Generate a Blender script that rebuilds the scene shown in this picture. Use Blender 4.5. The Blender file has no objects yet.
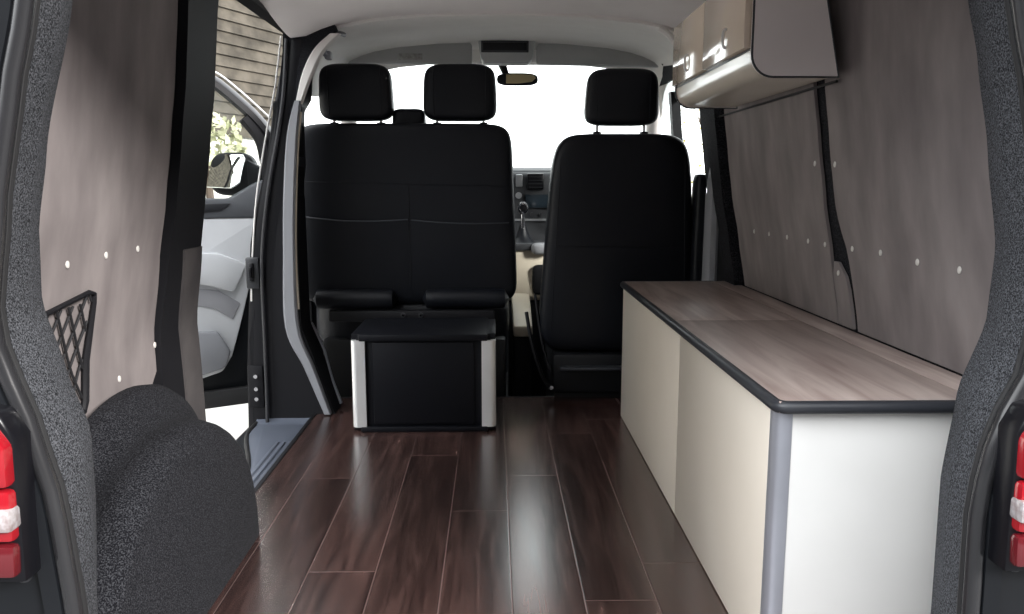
import bpy, bmesh, math, random
from mathutils import Vector, Matrix
random.seed(7)
S = bpy.context.scene
COL = S.collection
# ------------------------------------------------------------ materials
MT = {}
def nt(name):
    m = bpy.data.materials.new(name); m.use_nodes = True
    t = m.node_tree; b = t.nodes['Principled BSDF']
    MT[name] = m
    return m, t, b
def mat(name, c, rough=.5, metal=0, coat=0, var=0, scale=8, bump=0, bscale=200, c2=None, stretch=(1,1,1), spec=.5, detail=4, lo=.35, hi=.65):
    m, t, b = nt(name)
    b.inputs['Base Color'].default_value = (*c, 1)
    b.inputs['Roughness'].default_value = rough
    b.inputs['Metallic'].default_value = metal
    b.inputs['Coat Weight'].default_value = coat
    b.inputs['Coat Roughness'].default_value = .08
    b.inputs['Specular IOR Level'].default_value = spec
    tc = t.nodes.new('ShaderNodeTexCoord')
    mp = t.nodes.new('ShaderNodeMapping'); mp.inputs['Scale'].default_value = stretch
    t.links.new(tc.outputs['Object'], mp.inputs['Vector'])
    if c2 is None: c2 = tuple(min(1, v*(1+max(var,.06))) for v in c)
    n = t.nodes.new('ShaderNodeTexNoise'); n.inputs['Scale'].default_value = scale; n.inputs['Detail'].default_value = detail
    t.links.new(mp.outputs[0], n.inputs['Vector'])
    r = t.nodes.new('ShaderNodeValToRGB')
    r.color_ramp.elements[0].color = (*c, 1); r.color_ramp.elements[1].color = (*c2, 1)
    r.color_ramp.elements[0].position = lo; r.color_ramp.elements[1].position = hi
    t.links.new(n.outputs['Fac'], r.inputs[0]); t.links.new(r.outputs[0], b.inputs['Base Color'])
    if bump:
        n2 = t.nodes.new('ShaderNodeTexNoise'); n2.inputs['Scale'].default_value = bscale; n2.inputs['Detail'].default_value = 3
        t.links.new(tc.outputs['Object'], n2.inputs['Vector'])
        bp = t.nodes.new('ShaderNodeBump'); bp.inputs['Strength'].default_value = bump; bp.inputs['Distance'].default_value = .002
        t.links.new(n2.outputs['Fac'], bp.inputs['Height']); t.links.new(bp.outputs[0], b.inputs['Normal'])
    return m
mat('carpet', (.010,.011,.013), .95, c2=(.125,.13,.145), scale=420, detail=2, lo=.38, hi=.68, bump=1, bscale=300, spec=.2)
mat('carpet_dark', (.004,.004,.006), .95, c2=(.048,.05,.057), scale=380, detail=2, lo=.45, hi=.7, bump=1, bscale=300, spec=.2)
mat('ply', (.17,.150,.150), .8, spec=.10, c2=(.27,.242,.238), scale=5, stretch=(1,2.2,.8), detail=8, bump=.15, bscale=60, lo=.3, hi=.72)
mat('ply_edge', (.05,.04,.035), .7)
mat('black_trim', (.008,.008,.010), .6, spec=.25)
mat('black_gloss', (.006,.006,.008), .3, spec=.35)
mat('rubber', (.035,.036,.04), .32, bump=.05)
mat('seal_rubber', (.02,.02,.022), .25, coat=.3)
mat('rubber_matte', (.012,.012,.013), .6)
mat('leather', (.0048,.006,.0095), .45, bump=.25, bscale=500, c2=(.006,.007,.010), spec=.3)
mat('thread', (.03,.034,.042), .6)
mat('seat_plastic', (.006,.0065,.008), .55, spec=.3)
mat('headliner', (.80,.77,.74), .9, bump=.2, bscale=400, c2=(.83,.80,.77))
mat('ceiling', (.82,.77,.76), .9, bump=.25, bscale=300, c2=(.85,.80,.79))
mat('visor', (.45,.45,.45), .8, bump=.1)
mat('sticker', (.42,.41,.39), .6, c2=(.25,.24,.23), scale=60)
mat('cream_plastic', (.62,.55,.44), .5)
mat('grey_trim', (.30,.30,.32), .5)
mat('light_grey_trim', (.27,.275,.295), .5)
mat('door_card', (.62,.63,.65), .55, bump=.1)
mat('door_card_dark', (.10,.105,.115), .5)
mat('cream_laminate', (.84,.765,.66), .28, coat=.15, c2=(.86,.785,.68))
mat('white_laminate', (.76,.75,.73), .35, c2=(.78,.77,.75))
mat('beige_gloss', (.66,.55,.45), .16, coat=.6, c2=(.68,.57,.465))
mat('beige_satin', (.68,.62,.53), .25, coat=.3)
mat('taupe_panel', (.78,.71,.69), .5, c2=(.80,.73,.71))
mat('edge_band', (.028,.030,.036), .38)
mat('alu_grey', (.40,.41,.46), .38, metal=.55)
mat('alu_bright', (.80,.80,.80), .32, metal=.5, bump=.03)
mat('chrome', (.8,.8,.82), .12, metal=1)
mat('box_panel', (.004,.0045,.007), .5, spec=.2)
mat('sill_plastic', (.11,.125,.16), .38)
mat('dark_paint', (.007,.008,.010), .4, spec=.3)
mat('lamp_red', (.30,.008,.015), .12, coat=1)
mat('lamp_dark_red', (.10,.008,.012), .12, coat=1)
mat('lamp_clear', (.42,.40,.41), .1, coat=1, c2=(.25,.2,.2), scale=90)
mat('screw_cap', (.62,.60,.57), .4)
mat('net_cord', (.008,.008,.01), .8)
mat('dash_plastic', (.035,.037,.042), .6)
mat('silver_plastic', (.45,.46,.48), .3, metal=.6)
mat('screen', (.02,.03,.04), .1, coat=1)
mat('tarmac', (.08,.08,.082), .9, c2=(.12,.12,.12), scale=30)
mat('concrete', (.70,.69,.67), .9, c2=(.76,.75,.73), scale=3)
mat('render_glare_white', (.82,.81,.76), .9, c2=(.86,.85,.8), scale=3)
mat('jamb_shaded', (.05,.046,.048), .7, c2=(.085,.078,.078), scale=6, spec=.2)  # shade on the jamb strip is put into this dark colour
mat('siding', (.035,.030,.022), .85, c2=(.12,.105,.082), scale=6, stretch=(1,1,1.2), detail=8, lo=.3, hi=.7)
mat('leaf_yellow', (.40,.36,.08), .7, c2=(.62,.55,.20), scale=9)
mat('leaf_green', (.36,.38,.22), .7, c2=(.62,.62,.45), scale=9)
mat('bark', (.12,.09,.07), .9)
mat('mirror_amber', (.50,.40,.22), .3)
mat('van_floor_metal', (.02,.02,.022), .7)
def mirror():
    m, t, b = nt('mirror_glass'); b.inputs['Base Color'].default_value = (.9,.92,.9,1); b.inputs['Metallic'].default_value = 1; b.inputs['Roughness'].default_value = .02
mirror()
def glass():
    m = bpy.data.materials.new('glass'); m.use_nodes = True; t = m.node_tree; t.nodes.clear(); MT['glass'] = m
    o = t.nodes.new('ShaderNodeOutputMaterial'); mx = t.nodes.new('ShaderNodeMixShader')
    tr = t.nodes.new('ShaderNodeBsdfTransparent'); tr.inputs[0].default_value = (.95,.97,.96,1)
    gl = t.nodes.new('ShaderNodeBsdfGlossy'); gl.inputs['Roughness'].default_value = .01
    lw = t.nodes.new('ShaderNodeLayerWeight'); lw.inputs[0].default_value = .5
    pw = t.nodes.new('ShaderNodeMath'); pw.operation = 'POWER'; pw.inputs[1].default_value = 5; t.links.new(lw.outputs['Facing'], pw.inputs[0])
    fr = t.nodes.new('ShaderNodeMath'); fr.operation = 'MULTIPLY_ADD'; fr.inputs[1].default_value = .6; fr.inputs[2].default_value = .04; t.links.new(pw.outputs[0], fr.inputs[0])
    t.links.new(fr.outputs[0], mx.inputs[0]); t.links.new(tr.outputs[0], mx.inputs[1]); t.links.new(gl.outputs[0], mx.inputs[2]); t.links.new(mx.outputs[0], o.inputs[0])
glass()
def wood_floor():
    m, t, b = nt('plank_floor')
    N = t.nodes; L = t.links
    def math_(op, a, c=None, d=None):
        n = N.new('ShaderNodeMath'); n.operation = op
        for i, v in enumerate((a, c, d)):
            if v is None: continue
            if isinstance(v, (int, float)): n.inputs[i].default_value = v
            else: L.new(v, n.inputs[i])
        return n.outputs[0]
    tc = N.new('ShaderNodeTexCoord'); sp = N.new('ShaderNodeSeparateXYZ'); L.new(tc.outputs['Object'], sp.inputs[0])
    u = math_('DIVIDE', math_('ADD', sp.outputs[0], 1.544), .158)     # planks run forward
    row = math_('FLOOR', u); fu = math_('SUBTRACT', u, row)
    wn = N.new('ShaderNodeTexWhiteNoise'); wn.noise_dimensions = '1D'; L.new(row, wn.inputs['W'])
    v = math_('DIVIDE', math_('ADD', sp.outputs[1], math_('MULTIPLY', wn.outputs['Value'], 5.1)), 1.18)
    cl = math_('FLOOR', v); fv = math_('SUBTRACT', v, cl)
    cb = N.new('ShaderNodeCombineXYZ'); L.new(row, cb.inputs[0]); L.new(cl, cb.inputs[1])
    w2 = N.new('ShaderNodeTexWhiteNoise'); L.new(cb.outputs[0], w2.inputs['Vector'])
    du = math_('MULTIPLY', math_('MINIMUM', fu, math_('SUBTRACT', 1, fu)), .158)
    dv = math_('MULTIPLY', math_('MINIMUM', fv, math_('SUBTRACT', 1, fv)), 1.18)
    seam = math_('LESS_THAN', math_('MINIMUM', du, dv), .0011)
    bevel = math_('MINIMUM', math_('DIVIDE', math_('MINIMUM', du, dv), .003), 1)
    mp = N.new('ShaderNodeMapping'); mp.inputs['Scale'].default_value = (26, 2.2, 1); L.new(tc.outputs['Object'], mp.inputs['Vector'])
    of = N.new('ShaderNodeVectorMath'); of.operation = 'ADD'
    sc = N.new('ShaderNodeVectorMath'); sc.operation = 'SCALE'; sc.inputs['Scale'].default_value = 13; L.new(w2.outputs['Color'], sc.inputs[0])
    L.new(mp.outputs[0], of.inputs[0]); L.new(sc.outputs[0], of.inputs[1])
    n = N.new('ShaderNodeTexNoise'); n.inputs['Scale'].default_value = 1.6; n.inputs['Detail'].default_value = 8; n.inputs['Distortion'].default_value = .8
    L.new(of.outputs[0], n.inputs['Vector'])
    r = N.new('ShaderNodeValToRGB'); e = r.color_ramp.elements
    e[0].position = .3; e[0].color = (.020,.010,.009,1); e[1].position = .72; e[1].color = (.085,.046,.040,1)
    x = e.new(.5); x.color = (.044,.023,.020,1)
    L.new(n.outputs['Fac'], r.inputs[0])
    hs = N.new('ShaderNodeHueSaturation'); L.new(r.outputs[0], hs.inputs['Color'])
    L.new(math_('ADD', .75, math_('MULTIPLY', w2.outputs['Value'], .55)), hs.inputs['Value'])
    mx = N.new('ShaderNodeMix'); mx.data_type = 'RGBA'; L.new(seam, mx.inputs[0]); L.new(hs.outputs[0], mx.inputs[6]); mx.inputs[7].default_value = (.13,.09,.085,1)
    L.new(mx.outputs[2], b.inputs['Base Color'])
    L.new(math_('ADD', .20, math_('MULTIPLY', n.outputs['Fac'], .10)), b.inputs['Roughness'])
    b.inputs['Specular IOR Level'].default_value = .8; b.inputs['Coat Weight'].default_value = .35; b.inputs['Coat Roughness'].default_value = .2
    bp = N.new('ShaderNodeBump'); bp.inputs['Strength'].default_value = .2; bp.inputs['Distance'].default_value = .0015
    L.new(math_('ADD', bevel, math_('MULTIPLY', n.outputs['Fac'], .5)), bp.inputs['Height']); L.new(bp.outputs[0], b.inputs['Normal'])
wood_floor()
def wood_top():
    m, t, b = nt('worktop_wood'); N = t.nodes; L = t.links
    tc = N.new('ShaderNodeTexCoord'); mp = N.new('ShaderNodeMapping'); mp.inputs['Scale'].default_value = (16, 1.5, 16); L.new(tc.outputs['Object'], mp.inputs['Vector'])
    n = N.new('ShaderNodeTexNoise'); n.inputs['Scale'].default_value = 1.5; n.inputs['Detail'].default_value = 8; n.inputs['Distortion'].default_value = .7; L.new(mp.outputs[0], n.inputs['Vector'])
    r = N.new('ShaderNodeValToRGB'); e = r.color_ramp.elements
    e[0].position = .3; e[0].color = (.30,.225,.20,1); e[1].position = .7; e[1].color = (.56,.47,.43,1)
    L.new(n.outputs['Fac'], r.inputs[0]); L.new(r.outputs[0], b.inputs['Base Color'])
    b.inputs['Roughness'].default_value = .42
wood_top()
# ------------------------------------------------------------ mesh helpers
def link(name, bm, m, parent=None, smooth=38):
    bmesh.ops.remove_doubles(bm, verts=bm.verts, dist=1e-6)
    bmesh.ops.recalc_face_normals(bm, faces=bm.faces)
    me = bpy.data.meshes.new(name); bm.to_mesh(me); bm.free()
    me.materials.append(MT[m])
    if smooth:
        for p in me.polygons: p.use_smooth = True
        me.set_sharp_from_angle(angle=math.radians(smooth))
    o = bpy.data.objects.new(name, me); COL.objects.link(o)
    if parent:
        o.parent = parent
        w = parent.matrix_world if parent.parent is None else parent.matrix_world
        o.matrix_parent_inverse = PW[parent.name].inverted()
        PW[o.name] = Matrix.Identity(4)
    else: PW[o.name] = Matrix.Identity(4)
    return o
PW = {}
def thing(name, label, cat, loc, group=None):
    o = bpy.data.objects.new(name, None); COL.objects.link(o); o.location = loc; o.empty_display_size = .05
    PW[o.name] = Matrix.Translation(loc)
    o['label'] = label; o['category'] = cat
    if group: o['group'] = group
    return o
def tag(o, label, cat, group=None, kind=None):
    o['label'] = label; o['category'] = cat
    if group: o['group'] = group
    if kind: o['kind'] = kind
    return o
def struct(name, bm, m, parent=None, label=None, smooth=38):
    o = link(name, bm, m, parent, smooth)
    if parent is None: o['kind'] = 'structure'
    if label: o['label'] = label
    return o
def B(): return bmesh.new()
def merge(bm, t):
    me = bpy.data.meshes.new('tmp'); t.to_mesh(me); t.free(); bm.from_mesh(me); bpy.data.meshes.remove(me); return bm
def bevel_all(t, w, seg=2, ang=20):
    es = [e for e in t.edges if len(e.link_faces) == 2 and e.calc_face_angle(0) > math.radians(ang)]
    bmesh.ops.bevel(t, geom=es, offset=w, segments=seg, affect='EDGES', profile=.5, clamp_overlap=True)
def box(bm, x0, x1, y0, y1, z0, z1, bev=0, seg=2, M=None):
    t = B(); bmesh.ops.create_cube(t, size=1)
    for v in t.verts: v.co = Vector(((x0+x1)/2+v.co.x*(x1-x0), (y0+y1)/2+v.co.y*(y1-y0), (z0+z1)/2+v.co.z*(z1-z0)))
    if bev: bevel_all(t, bev, seg)
    if M: bmesh.ops.transform(t, matrix=M, verts=t.verts)
    return merge(bm, t)
def prism(bm, pts, ax, a, b, bev=0, seg=2, M=None):
    t = B()
    def P(u, v, w): return {'X': (w,u,v), 'Y': (u,w,v), 'Z': (u,v,w)}[ax]
    A = [t.verts.new(P(u,v,a)) for u,v in pts]; C = [t.verts.new(P(u,v,b)) for u,v in pts]
    n = len(pts); t.faces.new(A); t.faces.new(C[::-1])
    for i in range(n): t.faces.new((A[i],C[i],C[(i+1)%n],A[(i+1)%n]))
    bmesh.ops.recalc_face_normals(t, faces=t.faces)
    if bev: bevel_all(t, bev, seg, 30)
    if M: bmesh.ops.transform(t, matrix=M, verts=t.verts)
    return merge(bm, t)
def loft(bm, rings, cap=True, loop=False, open_ring=False):
    V = [[bm.verts.new(p) for p in r] for r in rings]
    n = len(V[0]); m = len(V)
    for i in range(m if loop else m-1):
        a, b = V[i], V[(i+1) % m]
        for j in range(n-1 if open_ring else n):
            k = (j+1) % n
            try: bm.faces.new((a[j], a[k], b[k], b[j]))
            except ValueError: pass
    if cap and not loop and not open_ring:
        bm.faces.new(V[0]); bm.faces.new(V[-1][::-1])
    return bm
def tube(bm, pts, r, n=8, closed=False, flat=1.0):
    P = [Vector(p) for p in pts]; rings = []; m = len(P); up = None
    for i, p in enumerate(P):
        if closed: d = P[(i+1)%m]-P[i-1]
        else: d = P[min(i+1,m-1)]-P[max(i-1,0)]
        d.normalize()
        if up is None:
            up = Vector((0,0,1)) if abs(d.z) < .9 else Vector((1,0,0))
        a = d.cross(up).normalized(); up = a.cross(d).normalized()
        rr = r[i] if isinstance(r, (list,tuple)) else r
        rings.append([p + a*math.cos(2*math.pi*k/n)*rr + up*math.sin(2*math.pi*k/n)*rr*flat for k in range(n)])
    return loft(bm, rings, cap=not closed, loop=closed)
def smooth_path(pts, k=6, closed=False):
    P = [Vector(p) for p in pts]; out = []; n = len(P)
    rng = range(n if closed else n-1)
    for i in rng:
        if closed: a,b,c,d = P[i-1],P[i],P[(i+1)%n],P[(i+2)%n]
        else: a,b,c,d = P[max(i-1,0)],P[i],P[i+1],P[min(i+2,n-1)]
        for j in range(k):
            t = j/k; out.append(.5*((2*b)+(c-a)*t+(2*a-5*b+4*c-d)*t*t+(3*b-a-3*c+d)*t**3))
    if not closed: out.append(P[-1])
    return out
def sgn(v, e): return math.copysign(abs(v)**e, v)
def pillow(bm, c, A, Bh, H, n=5, p=6, top=1.0, bot=1.0, shear=0, N=48, R=26):
    """cushion shape; top / bot scale the width at its upper and lower end"""
    rings = []
    for i in range(R+1):
        th = -math.pi/2+math.pi*i/R
        s = sgn(math.sin(th), 2/p); k = max(abs(math.cos(th))**(2/p), .0) if abs(math.cos(th)) > 1e-6 else 0
        k = max(k, .02); z = s*H
        wf = bot+(top-bot)*(s+1)/2
        rings.append([(c[0]+A*wf*k*sgn(math.cos(2*math.pi*j/N), 2/n), c[1]+Bh*k*sgn(math.sin(2*math.pi*j/N), 2/n)-shear*z, c[2]+z) for j in range(N)])
    return loft(bm, rings)
def pillow_back(c, A, Bh, H, x, z, n=5, p=6, top=1, bot=1, shear=0):
    s = (z-c[2])/H; k = max(1-abs(s)**p, 0)**(1/p); wf = bot+(top-bot)*(s+1)/2
    u = min(abs((x-c[0])/(A*wf*k)), .999)
    return c[1]-Bh*k*(1-u**n)**(1/n)-shear*(z-c[2])
def interp(T, z):
    if z <= T[0][0]: return T[0][1]
    for (a, fa), (b, fb) in zip(T, T[1:]):
        if z <= b:
            t = (z-a)/(b-a); t = t*t*(3-2*t)*.35+t*.65
            return fa+(fb-fa)*t
    return T[-1][1]
CX = .042
WT = [(-.3,.86),(0,.865),(.3,.87),(.53,.866),(.71,.835),(.86,.805),(1.0,.785),(1.15,.765),(1.3,.752),(1.41,.738),(1.45,.72),(1.48,.69),(1.51,.64)]
def W(z): return interp(WT, z)
def wx(s, z, off=0): return CX+s*(W(z)+off)
def zs(z0, z1, st=.035):
    n = max(2, int(round((z1-z0)/st))); return [z0+(z1-z0)*i/n for i in range(n+1)]
def shell(bm, s, y0, y1, z0, z1, off=0, th=.006, y0f=None, y1f=None):
    rings = []
    for z in zs(z0, z1):
        a = y0f(z) if y0f else y0; b = y1f(z) if y1f else y1
        xi = wx(s,z,off); xo = wx(s,z,off+th)
        rings.append([(xi,a,z),(xi,b,z),(xo,b,z),(xo,a,z)])
    return loft(bm, rings)
# ------------------------------------------------------------ floor, ceiling, body walls
prism(b := B(), [(-.86,1.0),(.94,1.0),(.94,3.3),(-.705,3.3),(-.705,2.27),(-.86,2.27)], 'Z', -.03, 0)
struct('floor', b, 'plank_floor')
prism(b := B(), [(-.716,2.26),(-.703,2.26),(-.703,3.12),(-.716,3.12)], 'Z', -.045, .003, .001)
struct('trim_1', b, 'black_trim')
box(b := B(), -1.0, 1.05, 3.3, 4.9, -.30, -.25); struct('floor_cab', b, 'van_floor_metal'); bpy.data.objects['floor_cab'].name = 'floor.001'
box(b := B(), -.86, .94, 3.3, 3.32, -.25, -.0); struct('trim_2', b, 'carpet_dark')
def crown(x, y=0): 
    u = (x-CX)/.785; return 1.53-.045*u*u-.012*abs(u)**8
def roof(bm, y0, y1, dz=0, th=.03, x0=-.785, x1=.77, n=28):
    R = []
    for y in [y0, 2.4, 2.6, 2.7, 2.8, 2.9, 3.0, 3.05, y1]:
        xs = [CX+x0+(x1-x0)*i/n for i in range(n+1)]; t = min(1, max(0, (y-2.6)/.45)); t = t*t*(3-2*t)
        def zz(x):
            u = abs(x-CX)/.7; return crown(x)*(1-t)+t*(1.524-.030*u*u-.048*min(u,1.05)**5)
        R.append([(x, y, zz(x)+dz) for x in xs]+[(x, y, zz(x)+dz+th) for x in reversed(xs)])
    return loft(bm, R)
struct('ceiling', roof(B(), 1.03, 3.10, 0), 'ceiling')
box(b := B(), -.86, .95, .99, 1.06, 1.365, 1.56, .01); struct('trim_3', b, 'dark_paint')   # rear header
# left body wall: behind lining, above the sliding door
def ys(z): return interp([(-.1,2.20),(.3,2.195),(.7,2.145),(.84,2.12),(1.5,2.125)], z)
b = B(); shell(b, -1, 1.07, 1.95, -.1, 1.505, .012, .05); shell(b, -1, 1.93, 2.2, -.1, 1.505, -.012, .10, y1f=ys)
prism(b, [(-.735,1.498),(-.742,1.455),(-.766,1.438),(-.79,1.455),(-.86,1.56),(-.60,1.56),(-.60,1.535)], 'Y', 2.05, 3.12)
WL = struct('wall_left', b, 'black_trim')
b = B(); shell(b, 1, 1.07, 4.0, -.1, .52, .012, .05); shell(b, 1, 1.07, 3.24, .5, 1.505, .012, .05); shell(b, 1, 3.2, 4.0, 1.36, 1.505, .012, .05); shell(b, 1, 3.2, 4.0, .5, .78, .012, .05)
WR = struct('wall_right', b, 'carpet_dark')
for s, nm in ((-1, 'left'), (1, 'right')):
    b = B()
    for k in range(5):
        y = 1.3+.4*k
# plywood linings with white screw caps
def caps(parent, s, pts):
    for y, z in pts:
        t = B(); x = wx(s, z, -.0005)
        R = [[(x - s*h, y+rr*math.cos(a*math.pi/5), z+rr*1.25*math.sin(a*math.pi/5)) for a in range(10)] for h, rr in ((0,.006),(.002,.0055),(.003,.003))]
        loft(t, R); link('screw_cap', t, 'screw_cap', parent)
def lining(name, label, s, y0, y1, z0, z1, off=0, y1f=None, y0f=None, group=None, m='ply', pts=()):
    o = link(name, shell(B(), s, y0, y1, z0, z1, off, .008, y0f, y1f), m); tag(o, label, 'wall panel', group); caps(o, s, pts); return o
def yl(z):   # front edge of left panel: leans, rounded bottom corner
    e = interp([(.40,1.93),(.6,1.915),(.85,1.895),(1.15,1.895),(1.44,1.905)], z)
    if z < .46: e -= .05-math.sqrt(max(0,.05**2-(.46-z)**2)) if z > .41 else .05
    return e
lining('plywood_panel', 'large plywood lining panel above the left carpeted wheel arch, holding a storage net', -1, 1.2, 2, .34, 1.44, y1f=yl,
       pts=[(1.483,.752),(1.63,.756),(1.775,.757),(1.92,.512),(1.73,.475)])
lining('lining_strip', 'narrow lining strip with shade painted in as dark grey, beside the sliding door opening', -1, 2.115, 2.235, .10, .735, off=-.017, y0f=lambda z: ys(z)-.125, y1f=lambda z: ys(z)-.006, m='jamb_shaded', pts=[(2.12,.62),(2.09,.44)])
def yr0(z): return interp([(.53,1.945),(.66,1.945),(.72,1.955),(.80,1.982),(.88,1.992),(1.1,1.995),(1.44,2.0)], z)
def yr1(z): return interp([(.53,2.062),(.72,2.062),(.80,2.060),(.90,2.058),(1.1,2.064),(1.44,2.07)], z)
lining('plywood_panel', 'plywood lining panel on the right wall nearest the rear opening', 1, 1.2, 2, .533, 1.44, y1f=yr0,
       pts=[(1.472,.739),(1.623,.739),(1.78,.745),(1.925,.742),(1.968,.945)])
lining('plywood_panel', 'plywood lining panel on the right wall towards the driver seat', 1, 2, 2.86, .533, 1.44, y0f=yr1,
       pts=[(2.667,.74),(2.52,.741),(2.363,.741),(2.202,.741),(2.088,.74),(2.09,.95)])
lining('plywood_panel', 'small round-topped plywood infill low between the two right wall panels', 1, 1.90, 2.022, .533, .70, off=.001,
       y0f=lambda z: 1.976+.045*max(0,(z-.64)/.06)**2, y1f=lambda z: 2.058-.012*max(0,(z-.66)/.04)**2, pts=[(2.02,.672)])
# ------------------------------------------------------------ rear corner pillars, seals, body
XS = {1: [(0,.68),(.27,.684),(.45,.68),(.55,.695),(.65,.738),(.74,.747),(.88,.732),(1.0,.708),(1.14,.672),(1.3,.62),(1.40,.55),(1.44,.50)],
      -1: [(0,-.589),(.29,-.589),(.46,-.602),(.57,-.626),(.64,-.648),(.71,-.668),(.88,-.641),(1.0,-.615),(1.13,-.582),(1.3,-.53),(1.40,-.46),(1.44,-.42)]}
XI = {1: [(0,.719),(.2,.719),(.43,.716),(.575,.731),(.688,.767),(.80,.771),(.95,.745),(1.08,.718),(1.17,.695),(1.3,.655),(1.44,.60)],
      -1: [(0,-.645),(.21,-.641),(.42,-.628),(.52,-.627),(.615,-.656),(.724,-.684),(.83,-.679),(.95,-.657),(1.16,-.602),(1.3,-.56),(1.44,-.50)]}
for s, nm, lab in ((-1,'left','speckled grey carpeted pillar at the left of the rear opening'),(1,'right','speckled grey carpeted pillar at the right of the rear opening')):
    R = []
    for z in zs(-.05, 1.45, .02):
        a = interp(XS[s], z); c = interp(XI[s], z); o = wx(s, z, .004)
        m = a+(c-a)*.5
        R.append([(a,1.075,z),(m-s*.012,1.14,z),(c-s*.004,1.20,z),(c,1.213,z),(c+s*.004,1.22,z),(o,1.235,z),(o,1.075,z)])
    o = loft(B(), R); struct('trim_%d' % (4 if s < 0 else 5), o, 'carpet', label=lab)
    # body corner outside the seal
    R = []
    for z in zs(-.3, 1.5, .03):
        a = interp(XS[s], z)
        R.append([(a+s*.012,1.072,z),(a+s*.014,1.05,z),(a+s*.035,1.046,z),(a+s*.04,1.06,z),(CX+s*.80,1.06,z),(CX+s*.94,1.06,z),(CX+s*.94,1.072,z)])
    q = struct('trim_%d' % (6 if s < 0 else 7), loft(B(), R), 'dark_paint')
    # rubber bumpers / plugs in the gutter
    for z in (.53,.36):
        t = B(); x = interp(XS[s], z)-0+s*.062
        R = [[(x+rr*math.cos(a*math.pi/8), 1.06-h, z+rr*math.sin(a*math.pi/8)) for a in range(16)] for h, rr in ((0,.011),(.004,.010),(.006,.005))]
        loft(t, R); link('plug', t, 'rubber', q)
# seal loop
def seal_path(off=0, y=1.075):
    Lp = [(interp(XS[-1], z)-off, y, z) for z in zs(-.02, 1.29, .05)]
    Rp = [(interp(XS[1], z)+off, y, z) for z in zs(-.02, 1.29, .05)]
    return Lp+[(-.46,y,1.345),(-.40,y,1.358),(0,y,1.362),(.1,y,1.362),(.50,y,1.358),(.565,y,1.345)]+Rp[::-1]+[(.62,y,-.045),(.0,y,-.05),(-.53,y,-.045)]
sl = link('door_seal', tube(B(), seal_path(.004, 1.062), .0125, 12, True), 'seal_rubber'); tag(sl, 'grey rubber seal running around the rear door opening', 'seal')
tube(b := B(), seal_path(-.004, 1.072), .006, 8, True); link('seal_lip', b, 'rubber_matte', sl)
box(b := B(), -.9, .98, .98, 1.06, -.32, -.03, .01); struct('trim_8', b, 'dark_paint')
# tail lamps
for s, x0, lab in ((-1,-.628,'red tail lamp at the left of the rear opening'),(1,.700,'red tail lamp at the right of the rear opening')):
    t = thing('tail_lamp', lab, 'tail lamp', (x0+s*.08,1.0,.38))
    def P(z0, z1, i0, i1, o, y0=1.0, y1=1.06): return [(x0+s*i0,z0),(x0+s*i1,z1),(x0+s*o,z1),(x0+s*o,z0)]
    prism(b := B(), [(x0-s*.003,.372),(x0-s*.004,.57),(x0+s*.012,.603),(x0+s*.19,.66),(x0+s*.19,.372)], 'Y', 1.012, 1.058, .006); link('housing', b, 'black_gloss', t)
    prism(b := B(), [(x0+s*.0,.51),(x0-s*.001,.565),(x0+s*.018,.595),(x0+s*.18,.645),(x0+s*.18,.51)], 'Y', .995, 1.03, .006); link('red_lens', b, 'lamp_red', t)
    prism(b := B(), [(x0+s*.001,.435),(x0+s*.0,.505),(x0+s*.18,.505),(x0+s*.18,.435)], 'Y', .998, 1.03, .006)
    link('red_lens', b, 'lamp_red', t)
    prism(b := B(), [(x0-s*.002,.452),(x0-s*.002,.482),(x0+s*.05,.482),(x0+s*.05,.452)], 'Y', .99, 1.02, .004); link('clear_lens', b, 'lamp_clear', t)
    prism(b := B(), [(x0+s*.003,.385),(x0+s*.001,.43),(x0+s*.18,.43),(x0+s*.18,.385)], 'Y', .998, 1.03, .006); link('dark_lens', b, 'lamp_dark_red', t)
# ------------------------------------------------------------ wheel arch
def arch():
    bm = B(); R = []
    secs = [(-.80,1.67,.42,.46,1),(-.775,1.67,.42,.462,1),(-.755,1.665,.42,.45,1),(-.735,1.645,.41,.425,1),(-.71,1.60,.41,.40,1),(-.68,1.575,.42,.405,1),(-.655,1.57,.42,.405,1),(-.635,1.57,.418,.398,1),(-.622,1.57,.415,.388,1),(-.614,1.57,.41,.375,1),(-.610,1.57,.40,.36,1)]
    n = 40
    for x, yc, ry, rz, _ in secs:
        ring = []
        for i in range(n+1):
            a = math.pi*i/n
            ring.append((x, yc+ry*sgn(math.cos(a), .92), .0+rz*sgn(math.sin(a), .92)))
        R.append(ring)
    loft(bm, R, cap=True)
    for x, yc, r in ((-.610, 1.57, .40),):
        pass
    return bm
tag(link('wheel_arch', arch(), 'carpet_dark', smooth=60), 'dark carpeted rear wheel arch bulging from the left wall onto the floor', 'wheel arch')
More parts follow.
